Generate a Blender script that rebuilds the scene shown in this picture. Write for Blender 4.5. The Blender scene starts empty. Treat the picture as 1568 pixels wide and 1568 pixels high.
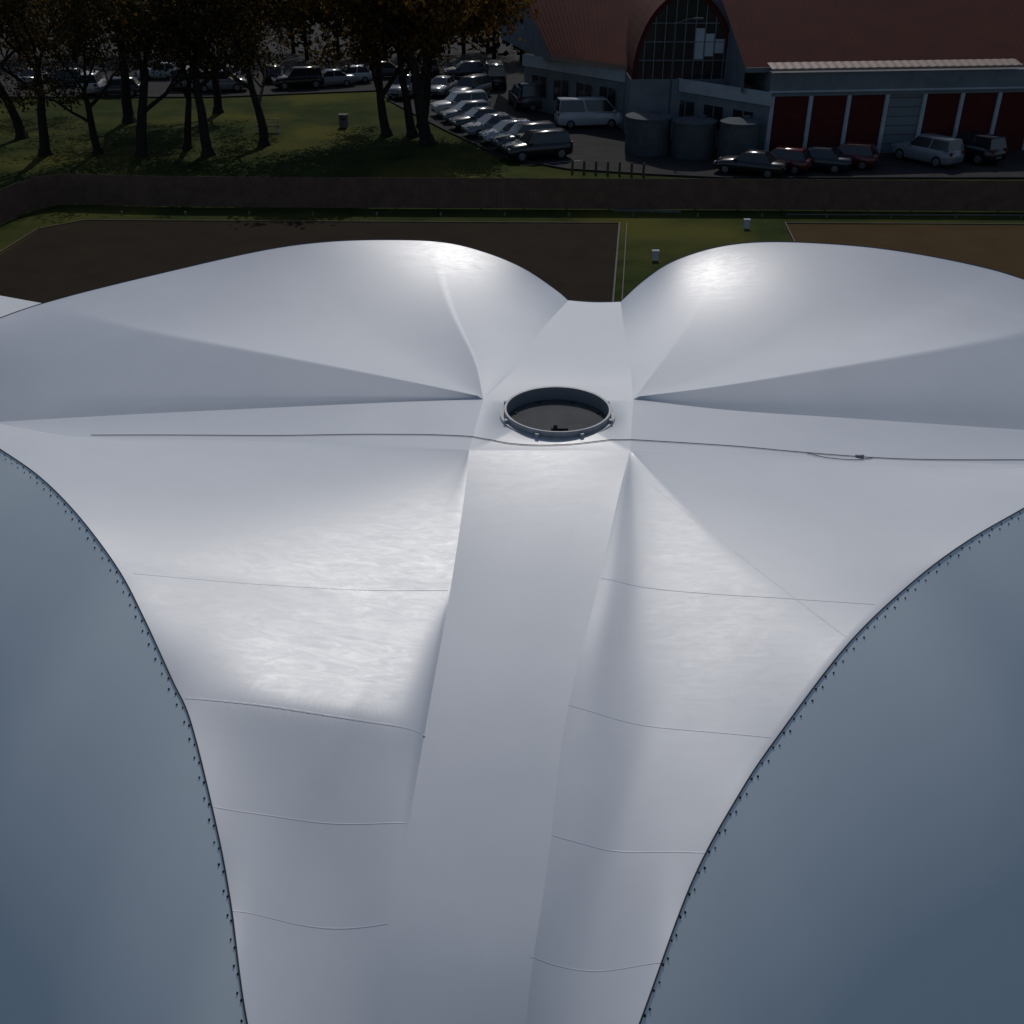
import bpy, bmesh, math, random
import numpy as np
from mathutils import Vector, Matrix
from mathutils.bvhtree import BVHTree
random.seed(7)
scene=bpy.context.scene
R=math.radians

# ---------------------------------------------------------------- helpers
def link(o,parent=None):
    scene.collection.objects.link(o)
    if parent is not None: o.parent=parent
    return o
def empty(name,loc=(0,0,0),rz=0):
    e=bpy.data.objects.new(name,None); e.empty_display_size=.3
    e.location=loc; e.rotation_euler=(0,0,rz); return link(e)
def mesh_obj(name,verts,faces,mats,fm=None,smooth=False,parent=None,loc=(0,0,0),rz=0):
    me=bpy.data.meshes.new(name); me.from_pydata([tuple(v) for v in verts],[],faces)
    for m in (mats if isinstance(mats,(list,tuple)) else [mats]): me.materials.append(m)
    if fm: me.polygons.foreach_set('material_index',fm)
    if smooth: me.polygons.foreach_set('use_smooth',[True]*len(me.polygons))
    me.update()
    o=bpy.data.objects.new(name,me); o.location=loc; o.rotation_euler=(0,0,rz)
    return link(o,parent)
class MB:
    def __init__(s): s.v=[];s.f=[];s.m=[]
    def add(s,v,f,m=0):
        b=len(s.v); s.v+= [tuple(x) for x in v]; s.f+=[tuple(i+b for i in q) for q in f]; s.m+=[m]*len(f)
    def box(s,x0,x1,y0,y1,z0,z1,m=0,rz=0,c=None):
        v=[(x,y,z) for z in (z0,z1) for x,y in ((x0,y0),(x1,y0),(x1,y1),(x0,y1))]
        if rz:
            cx,cy=c; ca,sa=math.cos(rz),math.sin(rz)
            v=[(cx+(x-cx)*ca-(y-cy)*sa,cy+(x-cx)*sa+(y-cy)*ca,z) for x,y,z in v]
        s.add(v,[(3,2,1,0),(4,5,6,7),(0,1,5,4),(1,2,6,5),(2,3,7,6),(3,0,4,7)],m)
    def tube(s,pts,rads,n=6,m=0,cap=True):
        b=len(s.v); prev=None
        for i,p in enumerate(pts):
            p=Vector(p)
            d=(Vector(pts[min(i+1,len(pts)-1)])-Vector(pts[max(i-1,0)]))
            d.normalize()
            a=d.orthogonal() if prev is None else (prev-d*prev.dot(d))
            a.normalize(); prev=a; bb=d.cross(a)
            for k in range(n):
                t=2*math.pi*k/n
                s.v.append(tuple(p+(a*math.cos(t)+bb*math.sin(t))*rads[i]))
        for i in range(len(pts)-1):
            for k in range(n):
                s.f.append((b+i*n+k,b+i*n+(k+1)%n,b+(i+1)*n+(k+1)%n,b+(i+1)*n+k)); s.m.append(m)
        if cap:
            s.f.append(tuple(b+k for k in range(n))[::-1]); s.m.append(m)
            e=b+(len(pts)-1)*n; s.f.append(tuple(e+k for k in range(n))); s.m.append(m)
    def obj(s,name,mats,smooth=False,parent=None,loc=(0,0,0),rz=0):
        return mesh_obj(name,s.v,s.f,mats,s.m,smooth,parent,loc,rz)

def mat(name,col,rough=.8,metal=0,noise=None,bump=0,bscale=20,spec=.12,trans=0,patch=None):
    m=bpy.data.materials.new(name); m.use_nodes=True; nt=m.node_tree; N=nt.nodes; L=nt.links
    b=N['Principled BSDF']; b.inputs['Roughness'].default_value=rough; b.inputs['Metallic'].default_value=metal
    b.inputs['Specular IOR Level'].default_value=spec
    b.inputs['Base Color'].default_value=(*col,1)
    tc=N.new('ShaderNodeTexCoord')
    if noise:
        col2,sc,det=noise
        nz=N.new('ShaderNodeTexNoise'); nz.inputs['Scale'].default_value=sc; nz.inputs['Detail'].default_value=det
        nz.inputs['Roughness'].default_value=.65
        cr=N.new('ShaderNodeValToRGB'); cr.color_ramp.elements[0].position=.35; cr.color_ramp.elements[1].position=.65
        cr.color_ramp.elements[0].color=(*col,1); cr.color_ramp.elements[1].color=(*col2,1)
        L.new(tc.outputs['Object'],nz.inputs['Vector']); L.new(nz.outputs['Fac'],cr.inputs['Fac']); src=cr.outputs['Color']
        if patch:
            col3,sc3,p0,p1=patch
            n3=N.new('ShaderNodeTexNoise'); n3.inputs['Scale'].default_value=sc3; n3.inputs['Detail'].default_value=5
            mr=N.new('ShaderNodeMapRange'); mr.inputs['From Min'].default_value=p0; mr.inputs['From Max'].default_value=p1
            mx=N.new('ShaderNodeMixRGB'); mx.inputs['Color2'].default_value=(*col3,1)
            L.new(tc.outputs['Object'],n3.inputs['Vector']); L.new(n3.outputs['Fac'],mr.inputs['Value']); L.new(mr.outputs[0],mx.inputs['Fac']); L.new(src,mx.inputs['Color1']); src=mx.outputs[0]
        L.new(src,b.inputs['Base Color'])
    if bump:
        nb=N.new('ShaderNodeTexNoise'); nb.inputs['Scale'].default_value=bscale; nb.inputs['Detail'].default_value=2
        bp=N.new('ShaderNodeBump'); bp.inputs['Strength'].default_value=bump; bp.inputs['Distance'].default_value=.05
        L.new(tc.outputs['Object'],nb.inputs['Vector']); L.new(nb.outputs['Fac'],bp.inputs['Height']); L.new(bp.outputs['Normal'],b.inputs['Normal'])
    if trans:
        out=N['Material Output']; t=N.new('ShaderNodeBsdfTranslucent'); mx=N.new('ShaderNodeMixShader'); mx.inputs[0].default_value=trans
        src=b.inputs['Base Color'].links[0].from_socket if b.inputs['Base Color'].links else None
        if src: L.new(src,t.inputs['Color'])
        else: t.inputs['Color'].default_value=(*col,1)
        L.new(b.outputs[0],mx.inputs[1]); L.new(t.outputs[0],mx.inputs[2]); L.new(mx.outputs[0],out.inputs['Surface'])
    return m

def membrane(name,c1,c2,rough,spec=.5,bump=.05,var=.05):
    m=bpy.data.materials.new(name); m.use_nodes=True; nt=m.node_tree; N=nt.nodes; L=nt.links
    b=N['Principled BSDF']; b.inputs['Specular IOR Level'].default_value=spec
    tc=N.new('ShaderNodeTexCoord')
    nz=N.new('ShaderNodeTexNoise'); nz.inputs['Scale'].default_value=.9; nz.inputs['Detail'].default_value=4; nz.inputs['Roughness'].default_value=.7
    cr=N.new('ShaderNodeValToRGB'); cr.color_ramp.elements[0].position=.3; cr.color_ramp.elements[1].position=.7
    cr.color_ramp.elements[0].color=(*c1,1); cr.color_ramp.elements[1].color=(*c2,1)
    L.new(tc.outputs['Object'],nz.inputs['Vector']); L.new(nz.outputs['Fac'],cr.inputs['Fac']); L.new(cr.outputs['Color'],b.inputs['Base Color'])
    mp=N.new('ShaderNodeMapping'); mp.inputs['Scale'].default_value=(1.6,5,3); mp.inputs['Rotation'].default_value=(0,0,-.6)
    n3=N.new('ShaderNodeTexNoise'); n3.inputs['Scale'].default_value=1.7; n3.inputs['Detail'].default_value=4; n3.inputs['Distortion'].default_value=1.2; n3.inputs['Roughness'].default_value=.75
    L.new(tc.outputs['Object'],mp.inputs[0]); L.new(mp.outputs[0],n3.inputs['Vector'])
    mr=N.new('ShaderNodeMapRange'); mr.inputs['From Min'].default_value=.3; mr.inputs['From Max'].default_value=.7; mr.inputs['To Min'].default_value=rough-var*.6; mr.inputs['To Max'].default_value=rough+var*.6
    L.new(n3.outputs['Fac'],mr.inputs['Value']); L.new(mr.outputs[0],b.inputs['Roughness'])
    b1=N.new('ShaderNodeBump'); b1.inputs['Strength'].default_value=bump; b1.inputs['Distance'].default_value=.03
    L.new(n3.outputs['Fac'],b1.inputs['Height']); L.new(b1.outputs[0],b.inputs['Normal'])
    return m

M_mem=membrane('silver_membrane',(.415,.435,.465),(.44,.46,.49),.42,.46,.013)
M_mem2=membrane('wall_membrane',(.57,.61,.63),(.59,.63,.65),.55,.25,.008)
M_seam=membrane('seam_weld',(.43,.45,.48),(.455,.475,.505),.40,.46,.013)
M_black=mat('black_rubber',(.02,.02,.022),.6)
M_cable=mat('cable_sheath',(.08,.08,.085),.6)
M_steel=mat('galvanised_steel',(.26,.27,.28),.6,.2,noise=((.34,.35,.36),6,4))
M_dark=mat('dark_interior',(.03,.032,.035),.7)
M_ringin=mat('ring_liner',(.16,.165,.17),.8)
M_cap=mat('cap_disc',(.055,.058,.060),.85,noise=((.070,.073,.075),3,5))
M_grass=mat('grass',(.015,.023,.006),1,noise=((.030,.040,.010),.35,8),bump=.6,bscale=6,spec=0.03,patch=((.055,.054,.012),.10,.48,.64))  # patch colour paints sunlit areas into the lawn, scattered by noise
M_soil=mat('dark_soil',(.017,.013,.010),1,noise=((.023,.018,.012),.4,8),bump=.5,bscale=5,spec=.03)
M_soil2=mat('orange_soil',(.043,.028,.013),1,noise=((.054,.034,.016),.5,8),bump=.4,bscale=5,spec=.03)
M_asph=mat('asphalt',(.020,.020,.021),.95,noise=((.032,.031,.031),.6,8),bump=.3,bscale=30,spec=.08)
M_conc=mat('concrete',(.08,.08,.075),.9,noise=((.11,.11,.10),2,5))
M_wood=mat('fence_wood',(.075,.047,.036),.9,noise=((.105,.067,.050),1.5,5))
M_line=mat('road_paint',(.2,.2,.19),.8)
M_bark=mat('bark',(.014,.011,.009),.95,noise=((.024,.020,.016),4,4))
M_leafg=mat('leaf_gold',(.085,.043,.006),.8,noise=((.15,.080,.013),.6,2),trans=.4)
M_leafb=mat('leaf_olive',(.020,.017,.006),.8,noise=((.036,.027,.009),.6,2),trans=.3)
M_roof=mat('red_roof',(.042,.010,.008),.9,noise=((.060,.014,.011),.5,6),spec=.08)
M_wall=mat('grey_wall',(.095,.11,.125),.85,noise=((.13,.145,.16),.8,5))
M_parapet=mat('pale_parapet',(.24,.27,.30),.85,noise=((.30,.33,.36),.8,5))
M_door=mat('red_door',(.048,.008,.008),.8,noise=((.062,.010,.010),1,3))
M_gdoor=mat('grey_door',(.11,.13,.145),.7)
M_gutter=mat('pale_gutter',(.20,.145,.125),.6)
M_glass=mat('window_glass',(.012,.014,.018),.12,spec=.5)
M_tank=mat('tank_concrete',(.040,.048,.055),.85,noise=((.062,.070,.077),1,5))
M_tyre=mat('tyre',(.012,.012,.012),.9)
M_hub=mat('hubcap',(.15,.15,.16),.4,.5)
M_lampr=mat('tail_lamp',(.12,.008,.008),.4)
M_lamph=mat('head_lamp',(.3,.3,.3),.25,spec=.5)

# ---------------------------------------------------------------- curves
def resample(pts,n):
    P=[Vector(p) for p in pts]; dense=[]
    Q=[P[0]*2-P[1]]+P+[P[-1]*2-P[-2]]
    for i in range(1,len(Q)-2):
        a,b,c,d=Q[i-1:i+3]
        for k in range(24):
            t=k/24
            dense.append(.5*((2*b)+(c-a)*t+(2*a-5*b+4*c-d)*t*t+(3*b-a-3*c+d)*t**3))
    dense.append(P[-1])
    L=[0]
    for i in range(1,len(dense)): L.append(L[-1]+(dense[i]-dense[i-1]).length)
    out=[];j=0
    for k in range(n+1):
        t=L[-1]*k/n
        while j<len(L)-2 and L[j+1]<t: j+=1
        u=(t-L[j])/max(1e-9,L[j+1]-L[j]); out.append(dense[j].lerp(dense[j+1],min(1,max(0,u))))
    return out

C=Vector((.65,13.6,0))
QFL=(-.58,12.5,9.46);QFR=(1.58,12.4,9.51);QBL=(-.43,14.3,9.38);QBR=(1.82,14.3,9.38)
E={
'FLl':[QFL,(-2.06,13.1,9.24),(-3.69,13.7,8.98),(-6.43,14.5,8.64),(-8.26,15.1,8.41),(-10.22,15.7,8.11),(-11.4,15.9,7.5)],
'FLf':[QFL,(-.60,11.64,9.34),(-.70,9.77,9.12),(-.835,7.84,8.94),(-.966,6.2,8.65),(-1.087,5.03,8.26),(-1.15,3.2,7.4)],
'FRf':[QFR,(1.354,11.36,9.50),(.943,9.43,9.36),(.521,7.57,9.18),(.295,6.0,8.89),(.108,4.87,8.50),(-.05,3.2,7.5)],
'FRr':[QFR,(3.03,12.8,9.26),(4.82,13.2,8.96),(7.63,13.7,8.59),(9.11,14,8.38),(11.3,14.4,7.7)],
'BRr':[QBR,(3.33,14.4,9.15),(5.21,14.6,8.92),(8.13,14.9,8.57),(9.66,15.1,8.38),(11.5,15.3,7.7)],
'BRb':[QBR,(1.90,15.6,9.34),(2.0,17.5,9.18),(2.14,19.8,8.94)],
'BLb':[QBL,(.06,15.6,9.34),(.47,17.5,9.18),(1.11,19.8,8.97)],
'BLl':[QBL,(-1.84,14.6,9.19),(-3.96,15,8.9),(-6.21,15.4,8.6),(-8.59,15.8,8.27),(-10.52,16.2,7.96),(-11.6,16.3,7.5)],
}
AR={
'FL':[E['FLl'][-1],(-10.4,15.1,8.75),(-9.5,14.5,9.2),(-8.65,13.9,9.42),(-7.68,13.1,9.55),(-6.73,12.2,9.63),(-5.79,11.2,9.77),(-5.0,10.3,9.76),(-4.28,9.4,9.64),(-3.79,8.65,9.54),(-3.3,7.85,9.39),(-3.0,7.35,9.30),(-2.56,6.35,9.05),(-2.31,5.7,8.85),(-1.99,4.75,8.66),(-1.6,3.9,8.25),E['FLf'][-1]],
'FR':[E['FRr'][-1],(10.5,13.6,8.9),(9.5,13.1,9.2),(8.03,12.4,9.36),(6.27,11,9.44),(5.27,10.2,9.47),(4.44,9.5,9.40),(3.46,8.5,9.32),(2.5,7.35,9.10),(2.02,6.7,9.0),(1.51,5.9,8.85),(.96,4.75,8.66),(.5,3.9,8.25),E['FRf'][-1]],
'BR':[E['BRr'][-1],(11.7,16.3,8.5),(11.5,17.3,9.0),(10.89,18.2,9.35),(9.63,19.1,9.63),(8.92,19.5,9.75),(7.78,19.9,9.88),(6.59,20.2,9.95),(5.1,20.4,9.96),(4.08,20.4,9.86),(3.17,20.2,9.63),(2.59,20,9.3),E['BRb'][-1]],
'BL':[E['BLl'][-1],(-11.2,16.7,8.3),(-10.77,17.2,8.81),(-9.57,18.6,9.05),(-8.57,19.3,9.21),(-6.85,20,9.46),(-4.99,20.5,9.75),(-3.71,20.7,9.87),(-2.41,20.8,9.88),(-1.37,20.8,9.83),(-.57,20.6,9.7),(.21,20.3,9.47),(.85,20,9.13),E['BLb'][-1]],
}
N=96; MS=120
ES={k:resample(v,N) for k,v in E.items()}
AS={k:resample(v,MS) for k,v in AR.items()}
tent=empty('tensile_membrane_tent')

def crease(r,s,s0,amp,r0,r1,wid,lin=False):
    if r<=r0 or r>=r1: return 0
    g=math.sin(math.pi*(r-r0)/(r1-r0))
    if lin and s<s0: return amp*g*s/s0
    return amp*g*max(0,1-abs(s-s0)/wid)**2
def petal_mod(name,x,y,r,s):
    z=0
    e=min(1,(1-r)/.30); e=e*(2-e)
    env=min(1,math.sin(math.pi*s)**.5*1.5)*min(1,r*4)*e
    if name in('FL','FR'): z+=.05*math.sin(math.pi*s)*math.sin(math.pi*r)
    if name=='FL':
        if 5.4<y<9.6:
            d=7.65-y
            if d>0:
                u=(y-5.4)/2.25; t=u*u*(1.6-.6*u)
            else: t=((9.6-y)/1.95)**1.15
            t-=.03*max(0,1-abs(d)/.14)
            z+=.21*t*env
    elif name=='FR':
        z+=crease(r,s,.61,.03,-.1,1.1,.25)
    elif name=='BL':
        z+=crease(r,s,.80,.12,.0,1.0,.2)+crease(r,s,.29,.27,-.05,1.0,.32,True)
    elif name=='BR':
        z+=crease(r,s,.82,.03,.0,1.0,.2)+crease(r,s,.27,.27,-.05,1.12,.32,True)*(1 if r<1 else 0)*min(1,(1-r)*6)
    return z
petal_objs=[]
for nm,(ea,eb) in {'FL':('FLl','FLf'),'FR':('FRr','FRf'),'BR':('BRr','BRb'),'BL':('BLl','BLb')}.items():
    A=np.array([tuple(v) for v in ES[ea]]);B=np.array([tuple(v) for v in ES[eb]]);Cc=np.array([tuple(v) for v in AS[nm]]);Q=A[0]
    r=np.linspace(0,1,N+1)[:,None,None]; s=np.linspace(0,1,MS+1)[None,:,None]
    P=A[:,None,:]*(1-s)+B[:,None,:]*s+Q*(1-r)+Cc[None,:,:]*r-(Q*(1-r)+(A[N]*(1-s)+B[N]*s)*r)
    dr=np.linalg.norm(P[1:,:,:2]-P[:-1,:,:2],axis=2)+1e-3
    ds=np.linalg.norm(P[:,1:,:2]-P[:,:-1,:2],axis=2)+1e-3
    sm=(ds[1:-1,1:]+ds[1:-1,:-1])/2; rm=(dr[1:,1:-1]+dr[:-1,1:-1])/2
    wu=sm/dr[:-1,1:-1]; wd=sm/dr[1:,1:-1]; wl=rm/ds[1:-1,:-1]; wr_=rm/ds[1:-1,1:]
    tot=wu+wd+wl+wr_
    Z=P[:,:,2].copy()
    mask=(np.add.outer(np.arange(N-1),np.arange(MS-1))%2).astype(bool); om=1.92
    for it in range(700):
        for mk in (mask,~mask):
            new=(wu*Z[:-2,1:-1]+wd*Z[2:,1:-1]+wl*Z[1:-1,:-2]+wr_*Z[1:-1,2:])/tot
            c=Z[1:-1,1:-1]; c[mk]+=om*(new[mk]-c[mk])
    V=[];F=[]
    for i in range(N+1):
        for j in range(MS+1):
            x,y=P[i,j,0],P[i,j,1]; z=Z[i,j]
            if 0<j<MS and 0<i<N: z+=petal_mod(nm,x,y,i/N,j/MS)
            V.append((float(x),float(y),float(z)))
    W=MS+1; flip=nm in('FL','BR')
    for i in range(N):
        for j in range(MS):
            q=(i*W+j,i*W+j+1,(i+1)*W+j+1,(i+1)*W+j)
            F.append(q if flip else q[::-1])
    petal_objs.append(mesh_obj('canopy_panel_'+nm.lower(),V,F,M_mem,smooth=True,parent=tent))
def strip(nm,a,b,mt=M_mem,k=8,dip=0):
    V=[];F=[]
    for i in range(len(a)):
        for j in range(k+1):
            t=j/k; p=a[i].lerp(b[i],t); p.z+=dip*math.sin(math.pi*t)*min(1,i/10); V.append(p)
    for i in range(len(a)-1):
        for j in range(k): F.append((i*(k+1)+j,i*(k+1)+j+1,(i+1)*(k+1)+j+1,(i+1)*(k+1)+j))
    return mesh_obj(nm,V,F,mt,smooth=True,parent=tent)
petal_objs.append(strip('arm_front',ES['FLf'],ES['FRf'],dip=-.02))
petal_objs.append(strip('arm_left',ES['BLl'],ES['FLl'],dip=-.02))
petal_objs.append(strip('arm_back',ES['BRb'],ES['BLb'],dip=-.02))
petal_objs.append(strip('arm_right',ES['FRr'],ES['BRr'],dip=-.02))
RC=Vector((.65,13.52,9.50)); RR=.75
quad=[Vector(QFL),Vector(QFR),Vector(QBR),Vector(QBL)]
V=[];F=[];n=96;K=14
angs=sorted([2*math.pi*k/n for k in range(n)]+[math.atan2(q.y-RC.y,q.x-RC.x)%(2*math.pi) for q in quad]); n=len(angs)
for t in angs:
    d=Vector((math.cos(t),math.sin(t),0)); best=None
    for q in range(4):
        a=quad[q];b=quad[(q+1)%4]; e=b-a
        den=d.x*e.y-d.y*e.x
        if abs(den)<1e-9: continue
        w=a-RC; tt=(w.x*e.y-w.y*e.x)/den; u=(w.x*d.y-w.y*d.x)/den
        if tt>0 and -1e-4<=u<=1+1e-4: best=a.lerp(b,min(1,max(0,u)))
    inner=Vector((RC.x+d.x*RR,RC.y+d.y*RR,RC.z+.03))
    for i in range(K+1):
        w=i/K; p=inner.lerp(best,w); p.z=best.z+(inner.z-best.z)*(1-w)**2.5; V.append(p)
for k in range(n):
    for i in range(K):
        a=k*(K+1)+i; b=((k+1)%n)*(K+1)+i; F.append((a,a+1,b+1,b))
petal_objs.append(mesh_obj('crown_membrane',V,F,M_mem,smooth=True,parent=tent))
mb=MB(); n=96
prof=[(RR-.02,-.20,1),(RR-.02,.0,1),(RR-.02,.10,0),(RR+.012,.105,0),(RR+.016,.095,0),(RR+.01,.09,0),(RR+.01,.03,0),(RR+.07,.028,0),(RR+.07,.005,0)]
for k in range(n):
    t=2*math.pi*k/n
    for r_,z_,_ in prof: mb.v.append((RC.x+r_*math.cos(t),RC.y+r_*math.sin(t),RC.z+z_))
for k in range(n):
    for i in range(len(prof)-1):
        a=k*len(prof)+i;b=((k+1)%n)*len(prof)+i
        mb.f.append((a,b,b+1,a+1)); mb.m.append(prof[i][2])
mb.add([(RC.x+(RR-.02)*math.cos(2*math.pi*k/n),RC.y+(RR-.02)*math.sin(2*math.pi*k/n),RC.z-.10) for k in range(n)],[tuple(range(n))],3)
for k in range(8):
    t=2*math.pi*(k+.5)/8; cx=RC.x+(RR+.04)*math.cos(t); cy=RC.y+(RR+.04)*math.sin(t)
    mb.box(cx-.03,cx+.03,cy-.025,cy+.025,RC.z+.029,RC.z+.07,0,rz=t,c=(cx,cy))
    cx=RC.x+(RR-.10)*math.cos(t); cy=RC.y+(RR-.10)*math.sin(t)
    mb.box(cx-.02,cx+.02,cy-.02,cy+.02,RC.z-.10,RC.z-.08,2,rz=t,c=(cx,cy))
mb.box(RC.x-.10,RC.x+.14,RC.y-.36,RC.y-.28,RC.z-.10,RC.z-.04,2)
mb.tube([(RC.x-.04,RC.y-.32,RC.z-.04),(RC.x-.04,RC.y-.32,RC.z+.0)],[.03,.025],12,2)
mb.obj('crown_ring',[M_steel,M_ringin,M_dark,M_cap],parent=tent)

PW=40
ang=[R(38)+(R(86)-R(38))*((i+.5)/PW)**.9 for i in range(PW)]
O=[0];D=[0]
for a in ang: O.append(O[-1]+math.cos(a)); D.append(D[-1]+math.sin(a))
O=[o/D[-1] for o in O]; D=[d/D[-1] for d in D]
def drop(p,w): 
    d=Vector((p.x-C.x,p.y-C.y,0)); d.normalize()
    h=p.z
    return Vector((p.x+d.x*O[w]*h,p.y+d.y*O[w]*h,p.z*(1-D[w])))
for nm in AS:
    a=AS[nm]; V=[];F=[]
    for p in a:
        for w in range(PW+1): V.append(drop(p,w))
    for i in range(MS):
        for w in range(PW):
            x=i*(PW+1)+w; q=(x,x+1,x+PW+2,x+PW+1); F.append(q if nm in('FL','BR') else q[::-1])
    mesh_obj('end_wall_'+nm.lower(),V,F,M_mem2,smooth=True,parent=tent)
for nm,a,b in (('leg_front','FLf','FRf'),('leg_left','BLl','FLl'),('leg_back','BRb','BLb'),('leg_right','FRr','BRr')):
    pa=ES[a][-1];pb=ES[b][-1];V=[];F=[]
    for w in range(PW+1):
        for j in range(5): V.append(drop(pa.lerp(pb,j/4),w))
    for w in range(PW):
        for j in range(4): F.append((w*5+j,w*5+j+1,w*5+j+6,w*5+j+5))
    mesh_obj(nm,V,F,M_mem,smooth=True,parent=tent)
mb=MB()
for nm in AS:
    pts=resample(AR[nm],260)
    mb.tube([p+Vector((0,0,.004)) for p in pts],[.007]*len(pts),6,0)
mb.obj('edge_rope',[M_dark],smooth=True,parent=tent)
mb=MB()
def eyelet(p,nrm,r=.013):
    a=nrm.orthogonal().normalized(); b=nrm.cross(a); k=8
    v=[p+nrm*.005+(a*math.cos(2*math.pi*i/k)+b*math.sin(2*math.pi*i/k))*r for i in range(k)]+[p-nrm*.01+(a*math.cos(2*math.pi*i/k)+b*math.sin(2*math.pi*i/k))*r for i in range(k)]
    mb.add(v,[tuple(range(k))]+[(i,i+k,(i+1)%k+k,(i+1)%k) for i in range(k)])
for nm in AS:
    L=sum((AS[nm][i+1]-AS[nm][i]).length for i in range(MS)); cnt=int(L/.11)
    pts=resample(AR[nm],cnt)
    for i,p in enumerate(pts[1:-1]):
        d=Vector((p.x-C.x,p.y-C.y,0)).normalized()
        t=(pts[i+2]-pts[i]).normalized(); out=d*math.cos(R(39))+Vector((0,0,-math.sin(R(39))))
        nrm=t.cross(out)
        if nrm.z<0: nrm=-nrm
        nrm.normalize()
        off=.03 if i%2 else .075
        eyelet(p+out*off+t*random.uniform(-.012,.012),nrm,random.uniform(.009,.013))
mb.obj('lacing_eyelets',[M_black],parent=tent)

bpy.context.view_layer.update()
vv=[];ff=[]
for o in petal_objs:
    b=len(vv); vv+=[v.co.copy() for v in o.data.vertices]; ff+=[tuple(i+b for i in p.vertices) for p in o.data.polygons]
bvh=BVHTree.FromPolygons(vv,ff)
def zs(x,y):
    h=bvh.ray_cast(Vector((x,y,20)),Vector((0,0,-1)))
    return (h[0],h[1]) if h[0] is not None else (None,None)
def drape(mb,a,b,w,lift=.003,n=90):
    a=Vector(a);b=Vector(b);d=(b-a).normalized();s=Vector((-d.y,d.x)); rows=[]
    for i in range(n+1):
        c=a.lerp(b,i/n); row=[]
        for k in(-.5,0,.5):
            q=c+s*w*k; h,_=zs(q.x,q.y)
            if h is None: row=None;break
            row.append(h+Vector((0,0,lift if k==0 else lift*.5)))
        rows.append(row)
    for i in range(n):
        if rows[i] and rows[i+1]:
            mb.add(rows[i]+rows[i+1],[(0,1,4,3),(1,2,5,4)])
mb=MB()
for a,b,w_ in (((-3.12,7.62),(-.84,7.58),.022),((-2.62,6.5),(-.95,6.62),.010),((-2.28,5.62),(-1.04,5.74),.010),((-4.1,9.35),(-.73,9.72),.010),
            ((.55,7.7),(2.45,7.35),.010),((.35,6.3),(1.75,6.15),.010),((1.0,9.6),(3.9,9.1),.008),((.15,5.3),(1.2,5.2),.008),
            ((1.75,11.6),(3.45,8.6),.010)):
    drape(mb,a,b,w_)
mb.obj('weld_seams',[M_seam],smooth=True,parent=tent)
cab=[(-6.58,14.62),(-5.2,14.3),(-3.73,13.92),(-1.71,13.36),(-.7,13.0),(-.04,12.66),(.65,12.58),(1.39,12.70),(2.88,13.02),(4.23,13.2),(5.8,13.42),(7.65,13.85),(9.4,14.3)]
cp=resample([(x,y,0) for x,y in cab],160); pts=[]
for p in cp:
    h,_=zs(p.x,p.y)
    if h is not None: pts.append(h+Vector((0,0,.010)))
mb=MB(); mb.tube(pts,[.0055]*len(pts),6,0)
cp=resample([(4.2,13.18,0),(4.5,13.08,0),(4.9,13.12,0),(5.2,13.32,0)],40)
pts=[zs(p.x,p.y)[0]+Vector((0,0,.015)) for p in cp]; mb.tube(pts,[.006]*len(pts),6,0)
h=zs(5.0,13.3)[0]; mb.box(h.x-.06,h.x+.06,h.y-.02,h.y+.02,h.z+.0,h.z+.035,1)
mb.obj('tie_cable',[M_cable,M_steel],smooth=True,parent=tent)

mq=empty('white_marquee',(-16.2,28.2,0)); mb=MB()
mb.add([(-3,-2,5),(3,-2,5),(3,2,5),(-3,2,5),(-1.5,0,6.2),(1.5,0,6.2),(-3,-2,4.6),(3,-2,4.6),(3,2,4.6),(-3,2,4.6)],
 [(0,1,5,4),(1,2,5),(2,3,4,5),(3,0,4),(6,7,1,0),(7,8,2,1),(8,9,3,2),(9,6,0,3)],0)
for x,y in((-2.9,-1.9),(2.9,-1.9),(2.9,1.9),(-2.9,1.9)): mb.tube([(x,y,0),(x,y,4.9)],[.05,.05],8,1)
mb.obj('canopy',[M_mem,M_steel],parent=mq)

# ---------------------------------------------------------------- ground
def sheet(name,poly,z,m):
    return mesh_obj(name,[(x,y,z) for x,y in poly],[tuple(range(len(poly)))],m)
sheet('ground',[(-1500,-1500),(1500,-1500),(1500,1500),(-1500,1500)],0,M_grass)
sheet('dark_soil_green',[(1.2,16),(5.85,57.3),(-23.7,57.9),(-25.5,56.2),(-25.9,50),(-26.2,16)],.004,M_soil)
sheet('orange_soil_green',[(11.5,16),(15.1,57.3),(70,56.2),(70,16)],.004,M_soil2)
sheet('car_park',[(-120,97),(-26,96.8),(-12,100.2),(-10.2,94.3),(-5.1,82.7),(-.6,73.4),(3.6,70),(9,68.5),(13.4,67.6),(90,67.6),(90,170),(-120,170)],.004,M_asph)
mb=MB()
def kerb(pts,w=.15,h=.12,m=0):
    for i in range(len(pts)-1):
        a=Vector(pts[i]);b=Vector(pts[i+1]);d=b-a;L=d.length;an=math.atan2(d.y,d.x);c=((a.x+b.x)/2,(a.y+b.y)/2)
        mb.box(c[0]-L/2,c[0]+L/2,c[1]-w/2,c[1]+w/2,0,h+.001*(i%2),m,rz=an,c=c)
kerb([(-60,97),(-26,96.8),(-12,100.2),(-10.2,94.3),(-5.1,82.7),(-.6,73.4),(3.6,70),(9,68.5),(13.4,67.6),(90,67.6)])
mb.obj('car_park_kerb',[M_asph])
mb=MB()
kerb([(5.9,57.3),(1.3,16)],.08,.10); kerb([(6.3,57.3),(1.7,16)],.05,.08)
kerb([(15.0,57.4),(11.4,16)],.06,.10)
kerb([(5.8,60.0),(9.6,59.75)],.22,.10); kerb([(15.5,59.2),(60,58.6)],.08,.05)
mb.obj('green_edging',[M_conc])
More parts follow.
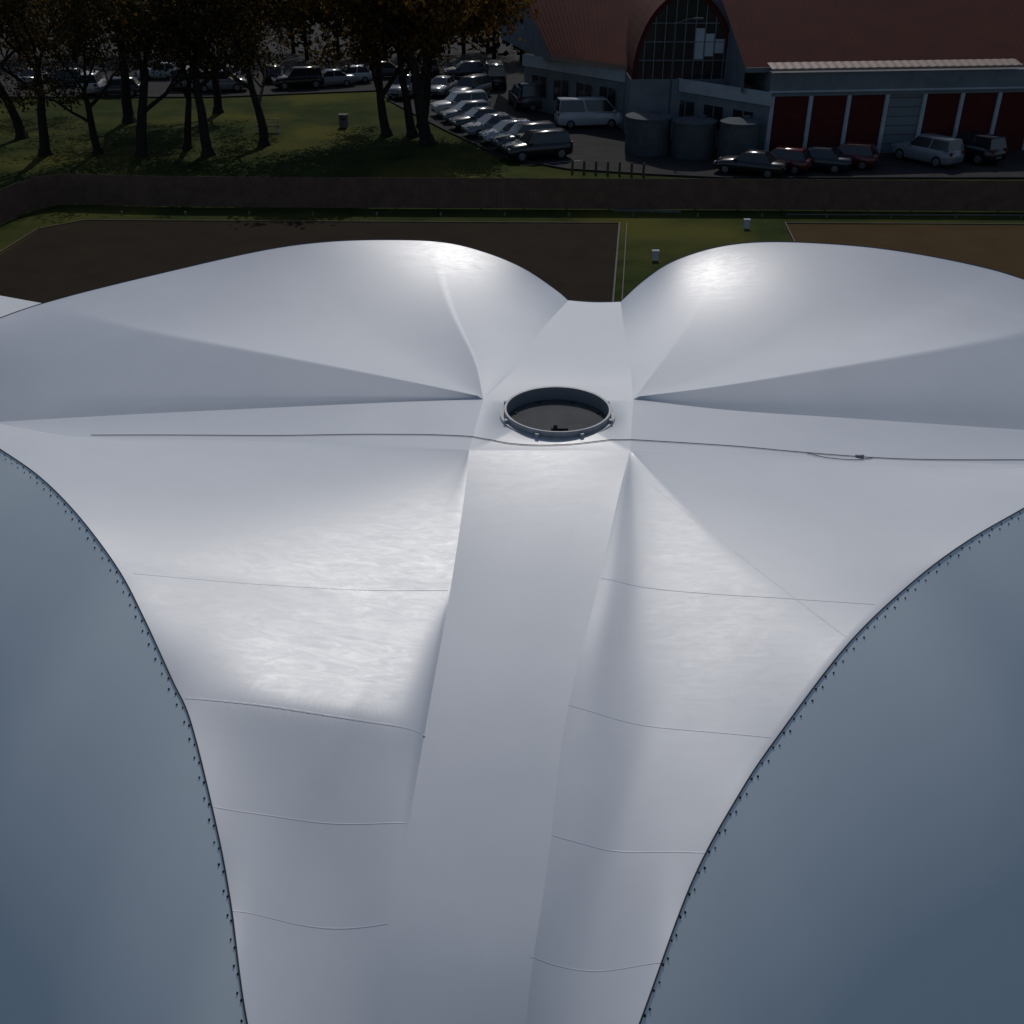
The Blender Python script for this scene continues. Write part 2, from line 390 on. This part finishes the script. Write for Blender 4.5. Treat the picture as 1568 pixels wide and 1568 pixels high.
mb=MB()
kerb([(5.9,57.45),(-23.7,58.05),(-25.65,56.25),(-26.05,50),(-26.3,16)],.08,.06)
kerb([(15.1,57.45),(70,56.35)],.08,.06)
mb.obj('timber_edging',[M_wood])
mb=MB()
for i in range(24):
    x=-22+i*3.6; y=59.2-.015*(x+22)
    mb.tube([(x,y,0),(x,y,.2)],[.05,.06],8,0)
for x,y in((12.7,56.5),(7.1,50.9)):
    mb.box(x-.14,x+.14,y-.1,y+.1,0,.45,1); mb.box(x-.18,x+.18,y-.13,y+.13,.45,.50,1)
mb.obj('sprinkler_posts',[M_conc,M_parapet])
mb=MB()
for i in range(9):
    cx,cy=2.6-1.02*i,72.0+2.6*i
    mb.box(cx-2.2,cx+2.2,cy-.05,cy+.05,.008,.009,0,rz=R(21),c=(cx,cy))
mb.obj('parking_bay_lines',[M_line])

mb=MB()
path=resample([(-30.5,20,0),(-29.5,40,0),(-28.6,52,0),(-28.0,57,0),(-27.5,59.6,0),(-26.6,61.0,0),(-25.2,61.4,0),(-18.2,60.8,0),(0,60.4,0),(11.8,60.2,0),(29.1,59.8,0),(70,59.2,0)],900)
for i in range(len(path)-1):
    a=path[i];b=path[i+1];d=b-a;L=d.length;an=math.atan2(d.y,d.x);c=((a.x+b.x)/2,(a.y+b.y)/2)
    h=1.75+random.uniform(-.012,.012)
    mb.box(c[0]-L*.485,c[0]+L*.485,c[1]-.01,c[1]+.01,.04,h,0,rz=an,c=c)
    if i%16==0: mb.box(c[0]-.05,c[0]+.05,c[1]+.055,c[1]+.15,0,1.7,0,rz=an,c=c)
    for z in(.35,1.0,1.55): mb.box(c[0]-L*.5,c[0]+L*.5,c[1]+.012,c[1]+.05,z,z+.08,0,rz=an,c=c)
mb.obj('wooden_fence',[M_wood])

# ---------------------------------------------------------------- cars
def paint(name,col): return mat(name,col,.22,.0,spec=.5)
PAINT={k:paint('paint_'+k,c) for k,c in dict(white=(.32,.33,.34),silver=(.14,.15,.16),black=(.007,.007,.009),navy=(.009,.012,.024),red=(.07,.005,.005),grey=(.035,.038,.042)).items()}
KIND={
'hatch':dict(hl=2.0,belt=.92,roof=1.48,c0=-1.85,c1=1.0,r0=-1.5,r1=.25,hood=.86,hw=.85,wr=.31),
'sedan':dict(hl=2.25,belt=.92,roof=1.44,c0=-1.55,c1=1.05,r0=-.95,r1=.30,hood=.86,hw=.87,wr=.32),
'suv':dict(hl=2.3,belt=1.1,roof=1.78,c0=-2.15,c1=1.05,r0=-1.95,r1=.45,hood=1.05,hw=.93,wr=.38),
'van':dict(hl=2.55,belt=1.2,roof=2.1,c0=-2.5,c1=2.0,r0=-2.38,r1=1.2,hood=1.1,hw=.95,wr=.34),
}
def make_car(kind,colour):
    k=KIND[kind]; hl,hw=k['hl'],k['hw']; bm=bmesh.new()
    st=[(-hl,.40,.88,.86),(-hl+.12,.28,k['belt']-.02,.95),(-hl+.6,.24,k['belt'],1),(k['c0']+.7,.22,k['belt'],1),(0,.22,k['belt'],1),(k['c1'],.22,k['belt']-.01,1),(hl-.55,.24,k['hood']-.03,.98),(hl-.15,.28,k['hood']-.12,.92),(hl,.38,k['hood']-.30,.80)]
    st=sorted(st); rings=[]
    for x,zb,zt,w in st:
        w=w*hw; pr=[(-w*.9,zb),(-w,zb+.12),(-w*1.0,(zb+zt)*.52),(-w*.97,zt-.10),(-w*.88,zt),(0,zt+.03),(w*.88,zt),(w*.97,zt-.10),(w,(zb+zt)*.52),(w,zb+.12),(w*.9,zb)]
        rings.append([bm.verts.new((x,y,z)) for y,z in pr])
    for a,b in zip(rings,rings[1:]):
        for i in range(len(a)): j=(i+1)%len(a); bm.faces.new((a[i],a[j],b[j],b[i]))
    bm.faces.new(rings[0][::-1]); bm.faces.new(rings[-1])
    bmesh.ops.recalc_face_normals(bm,faces=bm.faces)
    for f in bm.faces: f.smooth=True
    zb=k['belt']-.02; zr=k['roof']; wb=hw*.9; wr=hw*.72
    xm=(k['c0']+k['c1'])/2-.1; xr=(k['r0']+k['r1'])/2
    bl=[bm.verts.new((x,-wb,zb)) for x in(k['c0'],xm,k['c1'])]; br=[bm.verts.new((x,wb,zb)) for x in(k['c0'],xm,k['c1'])]
    tl=[bm.verts.new((x,-wr,zr-.04)) for x in(k['r0'],xr,k['r1'])]; tr=[bm.verts.new((x,wr,zr-.04)) for x in(k['r0'],xr,k['r1'])]
    gl=[bm.faces.new((bl[0],bl[1],tl[1],tl[0])),bm.faces.new((bl[1],bl[2],tl[2],tl[1])),bm.faces.new((br[1],br[0],tr[0],tr[1])),bm.faces.new((br[2],br[1],tr[1],tr[2])),
        bm.faces.new((bl[2],br[2],tr[2],tl[2])),bm.faces.new((br[0],bl[0],tl[0],tr[0]))]
    tm=[bm.verts.new((x,0,zr+.02)) for x in(k['r0']+.05,xr,k['r1']-.05)]
    for i in range(2):
        for q in((tl[i],tl[i+1],tm[i+1],tm[i]),(tm[i],tm[i+1],tr[i+1],tr[i])):
            f=bm.faces.new(q); f.smooth=True
    bm.faces.new((tl[2],tr[2],tm[2])); bm.faces.new((tr[0],tl[0],tm[0]))
    bm.normal_update()
    bmesh.ops.inset_individual(bm,faces=gl,thickness=.055,depth=-.008)
    for f in gl: f.material_index=1; f.smooth=False
    me=bpy.data.meshes.new('tmp'); bm.to_mesh(me); bm.free()
    mb=MB(); mb.v=[tuple(v.co) for v in me.vertices]; mb.f=[tuple(p.vertices) for p in me.polygons]; mb.m=[p.material_index for p in me.polygons]
    nb=len(mb.f)
    r=k['wr']; wx=hl*.62
    for x in(-wx,wx):
        for s in(-1,1):
            y0=s*(hw-.20);y1=s*(hw+.012)
            mb.tube([(x,y0,r),(x,y1-s*.02,r),(x,y1,r)],[r,r,r*.9],18,2)
            mb.tube([(x,y1,r),(x,y1+s*.008,r)],[r*.62,r*.55],12,3)
    for s in(-1,1):
        mb.box(hl-.16,hl-.02,s*hw*.62-.16,s*hw*.62+.16,k['hood']-.30,k['hood']-.16,4)
        mb.box(-hl-.01,-hl+.12,s*hw*.70-.11,s*hw*.70+.11,k['belt']-.26,k['belt']-.04,5)
        mb.box(k['c1']-.35,k['c1']-.15,s*(hw+.02)-.08,s*(hw+.02)+.08,k['belt']-.02,k['belt']+.12,0)
    mb.box(hl-.05,hl+.012,-.35,.35,.42,.55,2); mb.box(-hl-.012,-hl+.05,-.25,.25,.50,.62,3)
    m2=bpy.data.meshes.new(kind+'_'+colour); m2.from_pydata(mb.v,[],mb.f)
    for m in(PAINT[colour],M_glass,M_tyre,M_hub,M_lamph,M_lampr): m2.materials.append(m)
    m2.polygons.foreach_set('material_index',mb.m)
    sm=[p.use_smooth for p in me.polygons]+[False]*(len(mb.f)-nb); m2.polygons.foreach_set('use_smooth',sm); m2.update()
    return m2
cache={}
def car(kind,colour,x,y,yaw):
    key=(kind,colour)
    if key not in cache: cache[key]=make_car(*key)
    nm={'van':'parked_van','suv':'parked_suv'}.get(kind,'parked_car')
    o=bpy.data.objects.new(nm,cache[key]); o.location=(x,y,.004); o.rotation_euler=(0,0,R(yaw)); link(o)
for (kd,cl),(x,y) in zip([('suv','black'),('suv','grey'),('hatch','white'),('sedan','silver'),('sedan','grey'),('hatch','silver'),('suv','white')],
    [(1.9,73.4),(.75,76.0),(-.3,78.6),(-1.35,81.2),(-2.4,83.8),(-3.4,86.4),(-4.3,89.0)]):
    car(kd,cl,x+random.uniform(-.2,.2),y,201+random.uniform(-3,3))
car('van','white',5.9,84.3,8); car('van','grey',3.0,91.5,15); car('suv','black',.9,92.6,100); car('van','black',-1.6,103,95)
car('suv','silver',-9.3,97.6,250); car('sedan','silver',-6.2,98.6,255); car('suv','grey',-3.6,96.5,240)
car('sedan','silver',-16.8,103,200); car('hatch','white',-15.2,105,200); car('suv','black',-19.5,102,200)
for i,(x,y) in enumerate([(-44.5,104),(-40.3,103.5),(-37.4,99.5),(-34.7,98),(-33.5,107.5),(-30,102.5),(-28.2,102),(-26.6,105.5),(-26.2,100.5),(-22.5,106),(-12,108),(-8,110),(-4.5,108),(-48,100),(-51,103)]):
    car(random.choice(['sedan','hatch','suv']),random.choice(['silver','white','grey','black','silver']),x,y,random.choice([10,100,190,95]))
car('sedan','black',15.3,68.9,152); car('hatch','red',17.4,69.9,150); car('sedan','navy',19.8,70.2,155); car('hatch','red',22.1,71.2,150)
car('suv','silver',27.7,72.2,125); car('suv','black',30.9,73.0,120)

# ---------------------------------------------------------------- building
bd=empty('red_roofed_hall',(17.3,74.0,0),R(6.0))
mb=MB()
mb.box(0,60,.25,14,0,5.3,0)
mb.box(-.15,60,.0,.25,3.85,5.3,0)
mb.box(-.2,60,-.12,.0,4.1,4.22,3)
x=.25;i=0
while x<58:
    w=2.4
    mb.box(x,x+w,.14,.246,0,3.85,2 if i==3 else 1)
    for z in(.6,1.2,1.8,2.4,3.0,3.6): mb.box(x,x+w,.12,.137,z,z+.03,1)
    mb.box(x+w,x+w+.26,-.02,.24,0,3.85,3); x+=w+.26;i+=1
mb.box(-.15,.25,-.02,.24,0,3.85,3)
mb.obj('garage_wing',[M_wall,M_door,M_gdoor,M_parapet,M_glass,M_roof,M_dark],parent=bd)
mb=MB()
def corr(mb,p0,p1,p2,p3,n,amp,m=0):
    p0,p1,p2,p3=map(Vector,(p0,p1,p2,p3)); nr=(p1-p0).cross(p3-p0).normalized(); rows=[]
    for i in range(n+1):
        t=i/n; o=nr*(amp if i%2 else 0); rows+= [p0.lerp(p1,t)+o,p3.lerp(p2,t)+o]
    mb.add(rows,[(2*i,2*i+2,2*i+3,2*i+1) for i in range(n)],m)
corr(mb,(-1.6,1.2,5.45),(60,1.2,5.45),(60,20,15),(-1.6,20,15),260,.018)
mb.box(-1.6,60,1.1,1.2,5.2,5.5,2)
mb.add([(-1.6,1.2,3.9),(-1.6,1.2,5.45),(-1.6,20,15),(-1.6,20,3.9)],[(0,1,2,3)],2)
corr(mb,(-.3,-.35,5.62),(17,-.35,5.62),(17,.75,5.85),(-.3,.75,5.85),60,.03,1)
mb.box(-.3,17,-.4,-.34,5.48,5.62,1)
mb.obj('main_roof',[M_roof,M_gutter,M_wall],parent=bd)
inv=Matrix.Rotation(R(-6.0),4,'Z')@Matrix.Translation((-17.3,-74.0,0))
def toloc(mb): mb.v=[tuple(inv@Vector(v)) for v in mb.v]
A2=Vector((1.0,92,0));B2=Vector((17.2,73.9,0)); dd=(B2-A2); L=dd.length; an=math.atan2(dd.y,dd.x)
mb=MB()
mb.box(0,L,0,12,0,3.9,0); mb.box(-.1,L+.1,-.12,0,3.3,4.15,3)
for i in range(9):
    x=1.0+i*2.55; mb.box(x,x+1.7,-.02,-.003,1.1,2.7,1); mb.box(x-.08,x+1.78,-.05,-.021,1.0,1.1,2); mb.box(x+.82,x+.9,-.04,-.021,1.1,2.7,2); mb.box(x-.08,x,-.05,-.021,1.1,2.7,2); mb.box(x+1.7,x+1.78,-.05,-.021,1.1,2.7,2)
rot=Matrix.Translation(A2)@Matrix.Rotation(an,4,'Z')
mb.v=[tuple(rot@Vector(v)) for v in mb.v]; toloc(mb)
mb.obj('low_wing',[M_wall,M_glass,M_wall,M_parapet],parent=bd)
mb=MB()
corr(mb,(3.0,88.2,4.5),(10.2,81.6,4.5),(14,100,12.5),(-1.0,103,11.5),60,.02)
mb.add([(3.0,88.2,4.2),(10.2,81.6,4.2),(10.2,81.6,4.52),(3.0,88.2,4.52)],[(0,1,2,3)],2)
mb.add([(3.0,88.2,4.0),(3.0,88.2,4.5),(-1,103,11.5),(-1,103,4)],[(0,1,2,3)],1)
toloc(mb); mb.obj('left_roof',[M_roof,M_wall,M_gutter],parent=bd)
mb=MB(); cx,cy,rw,rh,z0=12.1,79.6,3.25,5.3,4.1; n2=28
arc=[(cx-rw*math.cos(math.pi*i/n2),z0+rh*math.sin(math.pi*i/n2)) for i in range(n2+1)]
arc2=[(cx-(rw+.35)*math.cos(math.pi*i/n2),z0+(rh+.35)*math.sin(math.pi*i/n2)) for i in range(n2+1)]
V=[(x,cy+.15,z) for x,z in arc]; mb.add(V,[tuple(range(n2+1))],1)
for (a,b),(c,d) in zip(zip(arc,arc[1:]),zip(arc2,arc2[1:])):
    mb.add([(a[0],cy,a[1]),(b[0],cy,b[1]),(d[0],cy,d[1]),(c[0],cy,c[1]),(a[0],cy+.15,a[1]),(b[0],cy+.15,b[1])],[(0,1,2,3),(0,1,5,4)],0)
    mb.add([(c[0],cy-.2,c[1]),(d[0],cy-.2,d[1]),(d[0],cy+16,d[1]),(c[0],cy+16,c[1])],[(0,1,2,3)],0)
for k in range(-4,5):
    x=cx+k*.7; zt=z0+rh*math.sqrt(max(0,1-((x-cx)/rw)**2)); mb.box(x-.03,x+.03,cy+.06,cy+.147,z0,zt,2)
for z in(z0+1.2,z0+2.4,z0+3.6):
    hw_=rw*math.sqrt(1-((z-z0)/rh)**2); mb.box(cx-hw_,cx+hw_,cy+.08,cy+.14,z,z+.06,2)
for k in (0,1,2): mb.box(cx+.75+k*.7,cx+1.35+k*.7,cy+.10,cy+.146,z0+1.3+.2*k,z0+3.3-.35*k,4)
mb.box(cx-rw-.4,cx+rw+.4,cy+.0,cy+6,0,z0,3)
toloc(mb); mb.obj('arched_gable',[M_roof,M_glass,M_wall,M_wall,M_parapet],parent=bd)
for x,y,r,h in((9.4,75.4,1.55,2.4),(12.4,74.3,1.45,2.3),(15.2,73.0,1.3,2.5)):
    mb=MB(); n3=28
    mb.tube([(0,0,0),(0,0,h-.12),(0,0,h-.12),(0,0,h),(0,0,h+.18)],[r,r,r*1.04,r*1.04,r*.25],n3,0)
    mb.tube([(r*.3,0,h+.1),(r*.3,0,h+.32)],[.28,.28],12,0)
    for z in(.6,1.2,1.8): mb.tube([(0,0,z),(0,0,z+.05)],[r+.015,r+.015],n3,0)
    mb.obj('water_tank',[M_tank,M_steel],loc=(x,y,0))
mb=MB(); mb.tube([(0,0,0),(0,0,1),(0,0,8)],[.11,.09,.06],10,0); mb.tube([(0,0,7.9),(.7,-.3,8.25),(1.3,-.5,8.3)],[.04,.035,.03],8,0); mb.box(1.1,1.75,-.66,-.40,8.24,8.36,0)
mb.box(-.2,.2,-.2,.2,0,.12,0); mb.obj('street_lamp',[M_tank],loc=(11.0,77.2,0))
for i in range(7):
    mb=MB(); mb.tube([(0,0,0),(0,0,.7),(0,0,.8)],[.08,.08,.06],8,0); mb.obj('wooden_bollard',[M_wood],loc=(3.9+.75*i,69.3-.15*i,0))
mb=MB(); mb.box(-.3,.3,-.3,.3,0,.85,0); mb.box(-.34,.34,-.34,.34,.85,.95,1); mb.box(-.2,.2,-.31,-.3,.55,.75,1); mb.obj('litter_bin',[M_conc,M_dark],loc=(-12.9,84,0))
mb=MB(); 
for z,y in((.45,-.2),(.45,0),(.45,.2),(.7,.28),(.9,.32)): mb.box(-.9,.9,y-.07,y+.07,z,z+.04,0)
for x in(-.7,.7): mb.box(x-.04,x+.04,-.25,.25,0,.45,1); mb.box(x-.04,x+.04,.24,.3,.45,.95,1)
mb.obj('park_bench',[M_wood,M_steel],loc=(-18.3,82,0))

# ---------------------------------------------------------------- trees
def grow(seed,H,spread,nleaf,gold,ls=1.0):
    rnd=random.Random(seed); mb=MB(); tips=[]
    def br(p,d,L,r,lev):
        n=4; pts=[p];rads=[r];q=p.copy();dd=d.copy()
        for i in range(n):
            dd=(dd+Vector((rnd.uniform(-.18,.18),rnd.uniform(-.18,.18),rnd.uniform(-.02,.14)))).normalized()
            q=q+dd*L/n; pts.append(q.copy()); rads.append(r*(1-.45*(i+1)/n))
        mb.tube(pts,rads,8 if lev<2 else (5 if lev==2 else 3),0,cap=False)
        if lev>=2: tips.extend(pts[1:])
        if lev>=4: return
        k=[5,4,4,3][lev]
        for c in range(k):
            idx=n if c<2 else rnd.randint(2,n)
            az=rnd.uniform(0,6.283); e=rnd.uniform(.35,.95)
            a=dd.orthogonal().normalized(); b=dd.cross(a)
            nd=(dd*math.cos(e)+(a*math.cos(az)+b*math.sin(az))*math.sin(e)*spread); nd.z=max(nd.z,-.1); nd.normalize()
            br(pts[idx],nd,L*rnd.uniform(.58,.80),rads[idx]*rnd.uniform(.5,.7),lev+1)
    br(Vector((0,0,-.1)),Vector((rnd.uniform(-.08,.08),rnd.uniform(-.08,.08),1)),H*.32,H*.022,0)
    mb.tube([(0,0,-.1),(0,0,.5)],[H*.034,H*.020],8,0)
    for i in range(nleaf):
        c=rnd.choice(tips)+Vector((rnd.gauss(0,.4),rnd.gauss(0,.4),rnd.gauss(0,.35))); s=rnd.uniform(.07,.18)*ls
        a=Vector((rnd.gauss(0,1),rnd.gauss(0,1),rnd.gauss(0,1))).normalized(); b=a.orthogonal().normalized()*s; cc=a.cross(b)*.75
        mb.add([c-b,c-cc*.8,c+b,c+cc],[(0,1,2,3)],1 if rnd.random()<gold else 2)
    me=bpy.data.meshes.new('tree_mesh'); me.from_pydata(mb.v,[],mb.f)
    for m in(M_bark,M_leafg,M_leafb): me.materials.append(m)
    me.polygons.foreach_set('material_index',mb.m); me.update(); return me
TM=[grow(3,17,1.15,7500,.18),grow(11,18,1.1,5000,.10),grow(23,17,1.35,16000,.85,1.2),grow(41,17,1.3,9000,.40,1.1)]
for i,(x,y,v,s,rz) in enumerate([(-32.2,74.5,1,.95,0),(-28.7,75,0,.8,80),(-25.4,74.3,0,1.05,200),(-22.9,76.5,1,.75,30),(-20.9,74.3,1,1.0,130),(-17.7,77.6,0,.95,290),
      (-9.3,81,3,1.0,20),(-7.4,80.8,1,.95,160),(-6.1,78,2,1.3,250),(-3.2,84,2,1.0,40),(-36,80,0,1,10),(-30,86,1,1.1,99),(-37,71,0,1,50),(-24,90,3,1,170),(-42,88,0,1.1,222)]):
    o=bpy.data.objects.new('autumn_tree',TM[v]); o.location=(x if i!=9 else -6.9,y,0); o.scale=(s,s,s); o.rotation_euler=(0,0,R(rz)); link(o)
mb=MB(); rnd=random.Random(5)
for i in range(56):
    cx=-105+i*2.6+rnd.uniform(-1,1); cy=119+rnd.uniform(-3,8); h=rnd.uniform(8,13); rr=rnd.uniform(2.5,4.2)
    mb.tube([(cx,cy,0),(cx,cy,h*.6)],[.25,.12],5,0)
    for k in range(380):
        a=Vector((rnd.gauss(0,1),rnd.gauss(0,1),rnd.gauss(0,1))).normalized()*rnd.uniform(.55,1.05)
        c=Vector((cx+a.x*rr,cy+a.y*rr,h*.50+a.z*h*.50)); s=rnd.uniform(.2,.5); b=a.orthogonal().normalized()*s; cc=a.cross(b)
        if c.z>.3: mb.add([c-b,c-cc,c+b,c+cc],[(0,1,2,3)],1 if rnd.random()<.88 else 2)
mb.obj('distant_tree_belt',[M_bark,M_leafb,M_leafg])

# ---------------------------------------------------------------- light, camera
SE,SAZ=44.5,3
w=bpy.data.worlds.new('World'); scene.world=w; w.use_nodes=True; nt=w.node_tree
sky=nt.nodes.new('ShaderNodeTexSky'); sky.sky_type='NISHITA'; sky.sun_disc=False; sky.sun_elevation=R(SE); sky.sun_rotation=R(SAZ)
bg=nt.nodes['Background']; bg.inputs['Strength'].default_value=.072; nt.links.new(sky.outputs[0],bg.inputs['Color'])
l=bpy.data.lights.new('sun','SUN'); l.energy=2.0; l.angle=R(.5); l.color=(1,.96,.91)
so=bpy.data.objects.new('sun',l); so.rotation_euler=(R(-(90-SE)),0,R(-SAZ)); link(so)
cam=bpy.data.cameras.new('camera'); co=bpy.data.objects.new('camera',cam); link(co)
co.location=(0,0,16); co.rotation_euler=(R(90-31),0,0); cam.sensor_width=36; cam.lens=36*1600/1568; cam.clip_end=4000
scene.camera=co
scene.view_settings.view_transform='Standard'; scene.view_settings.look='None'; scene.view_settings.exposure=0
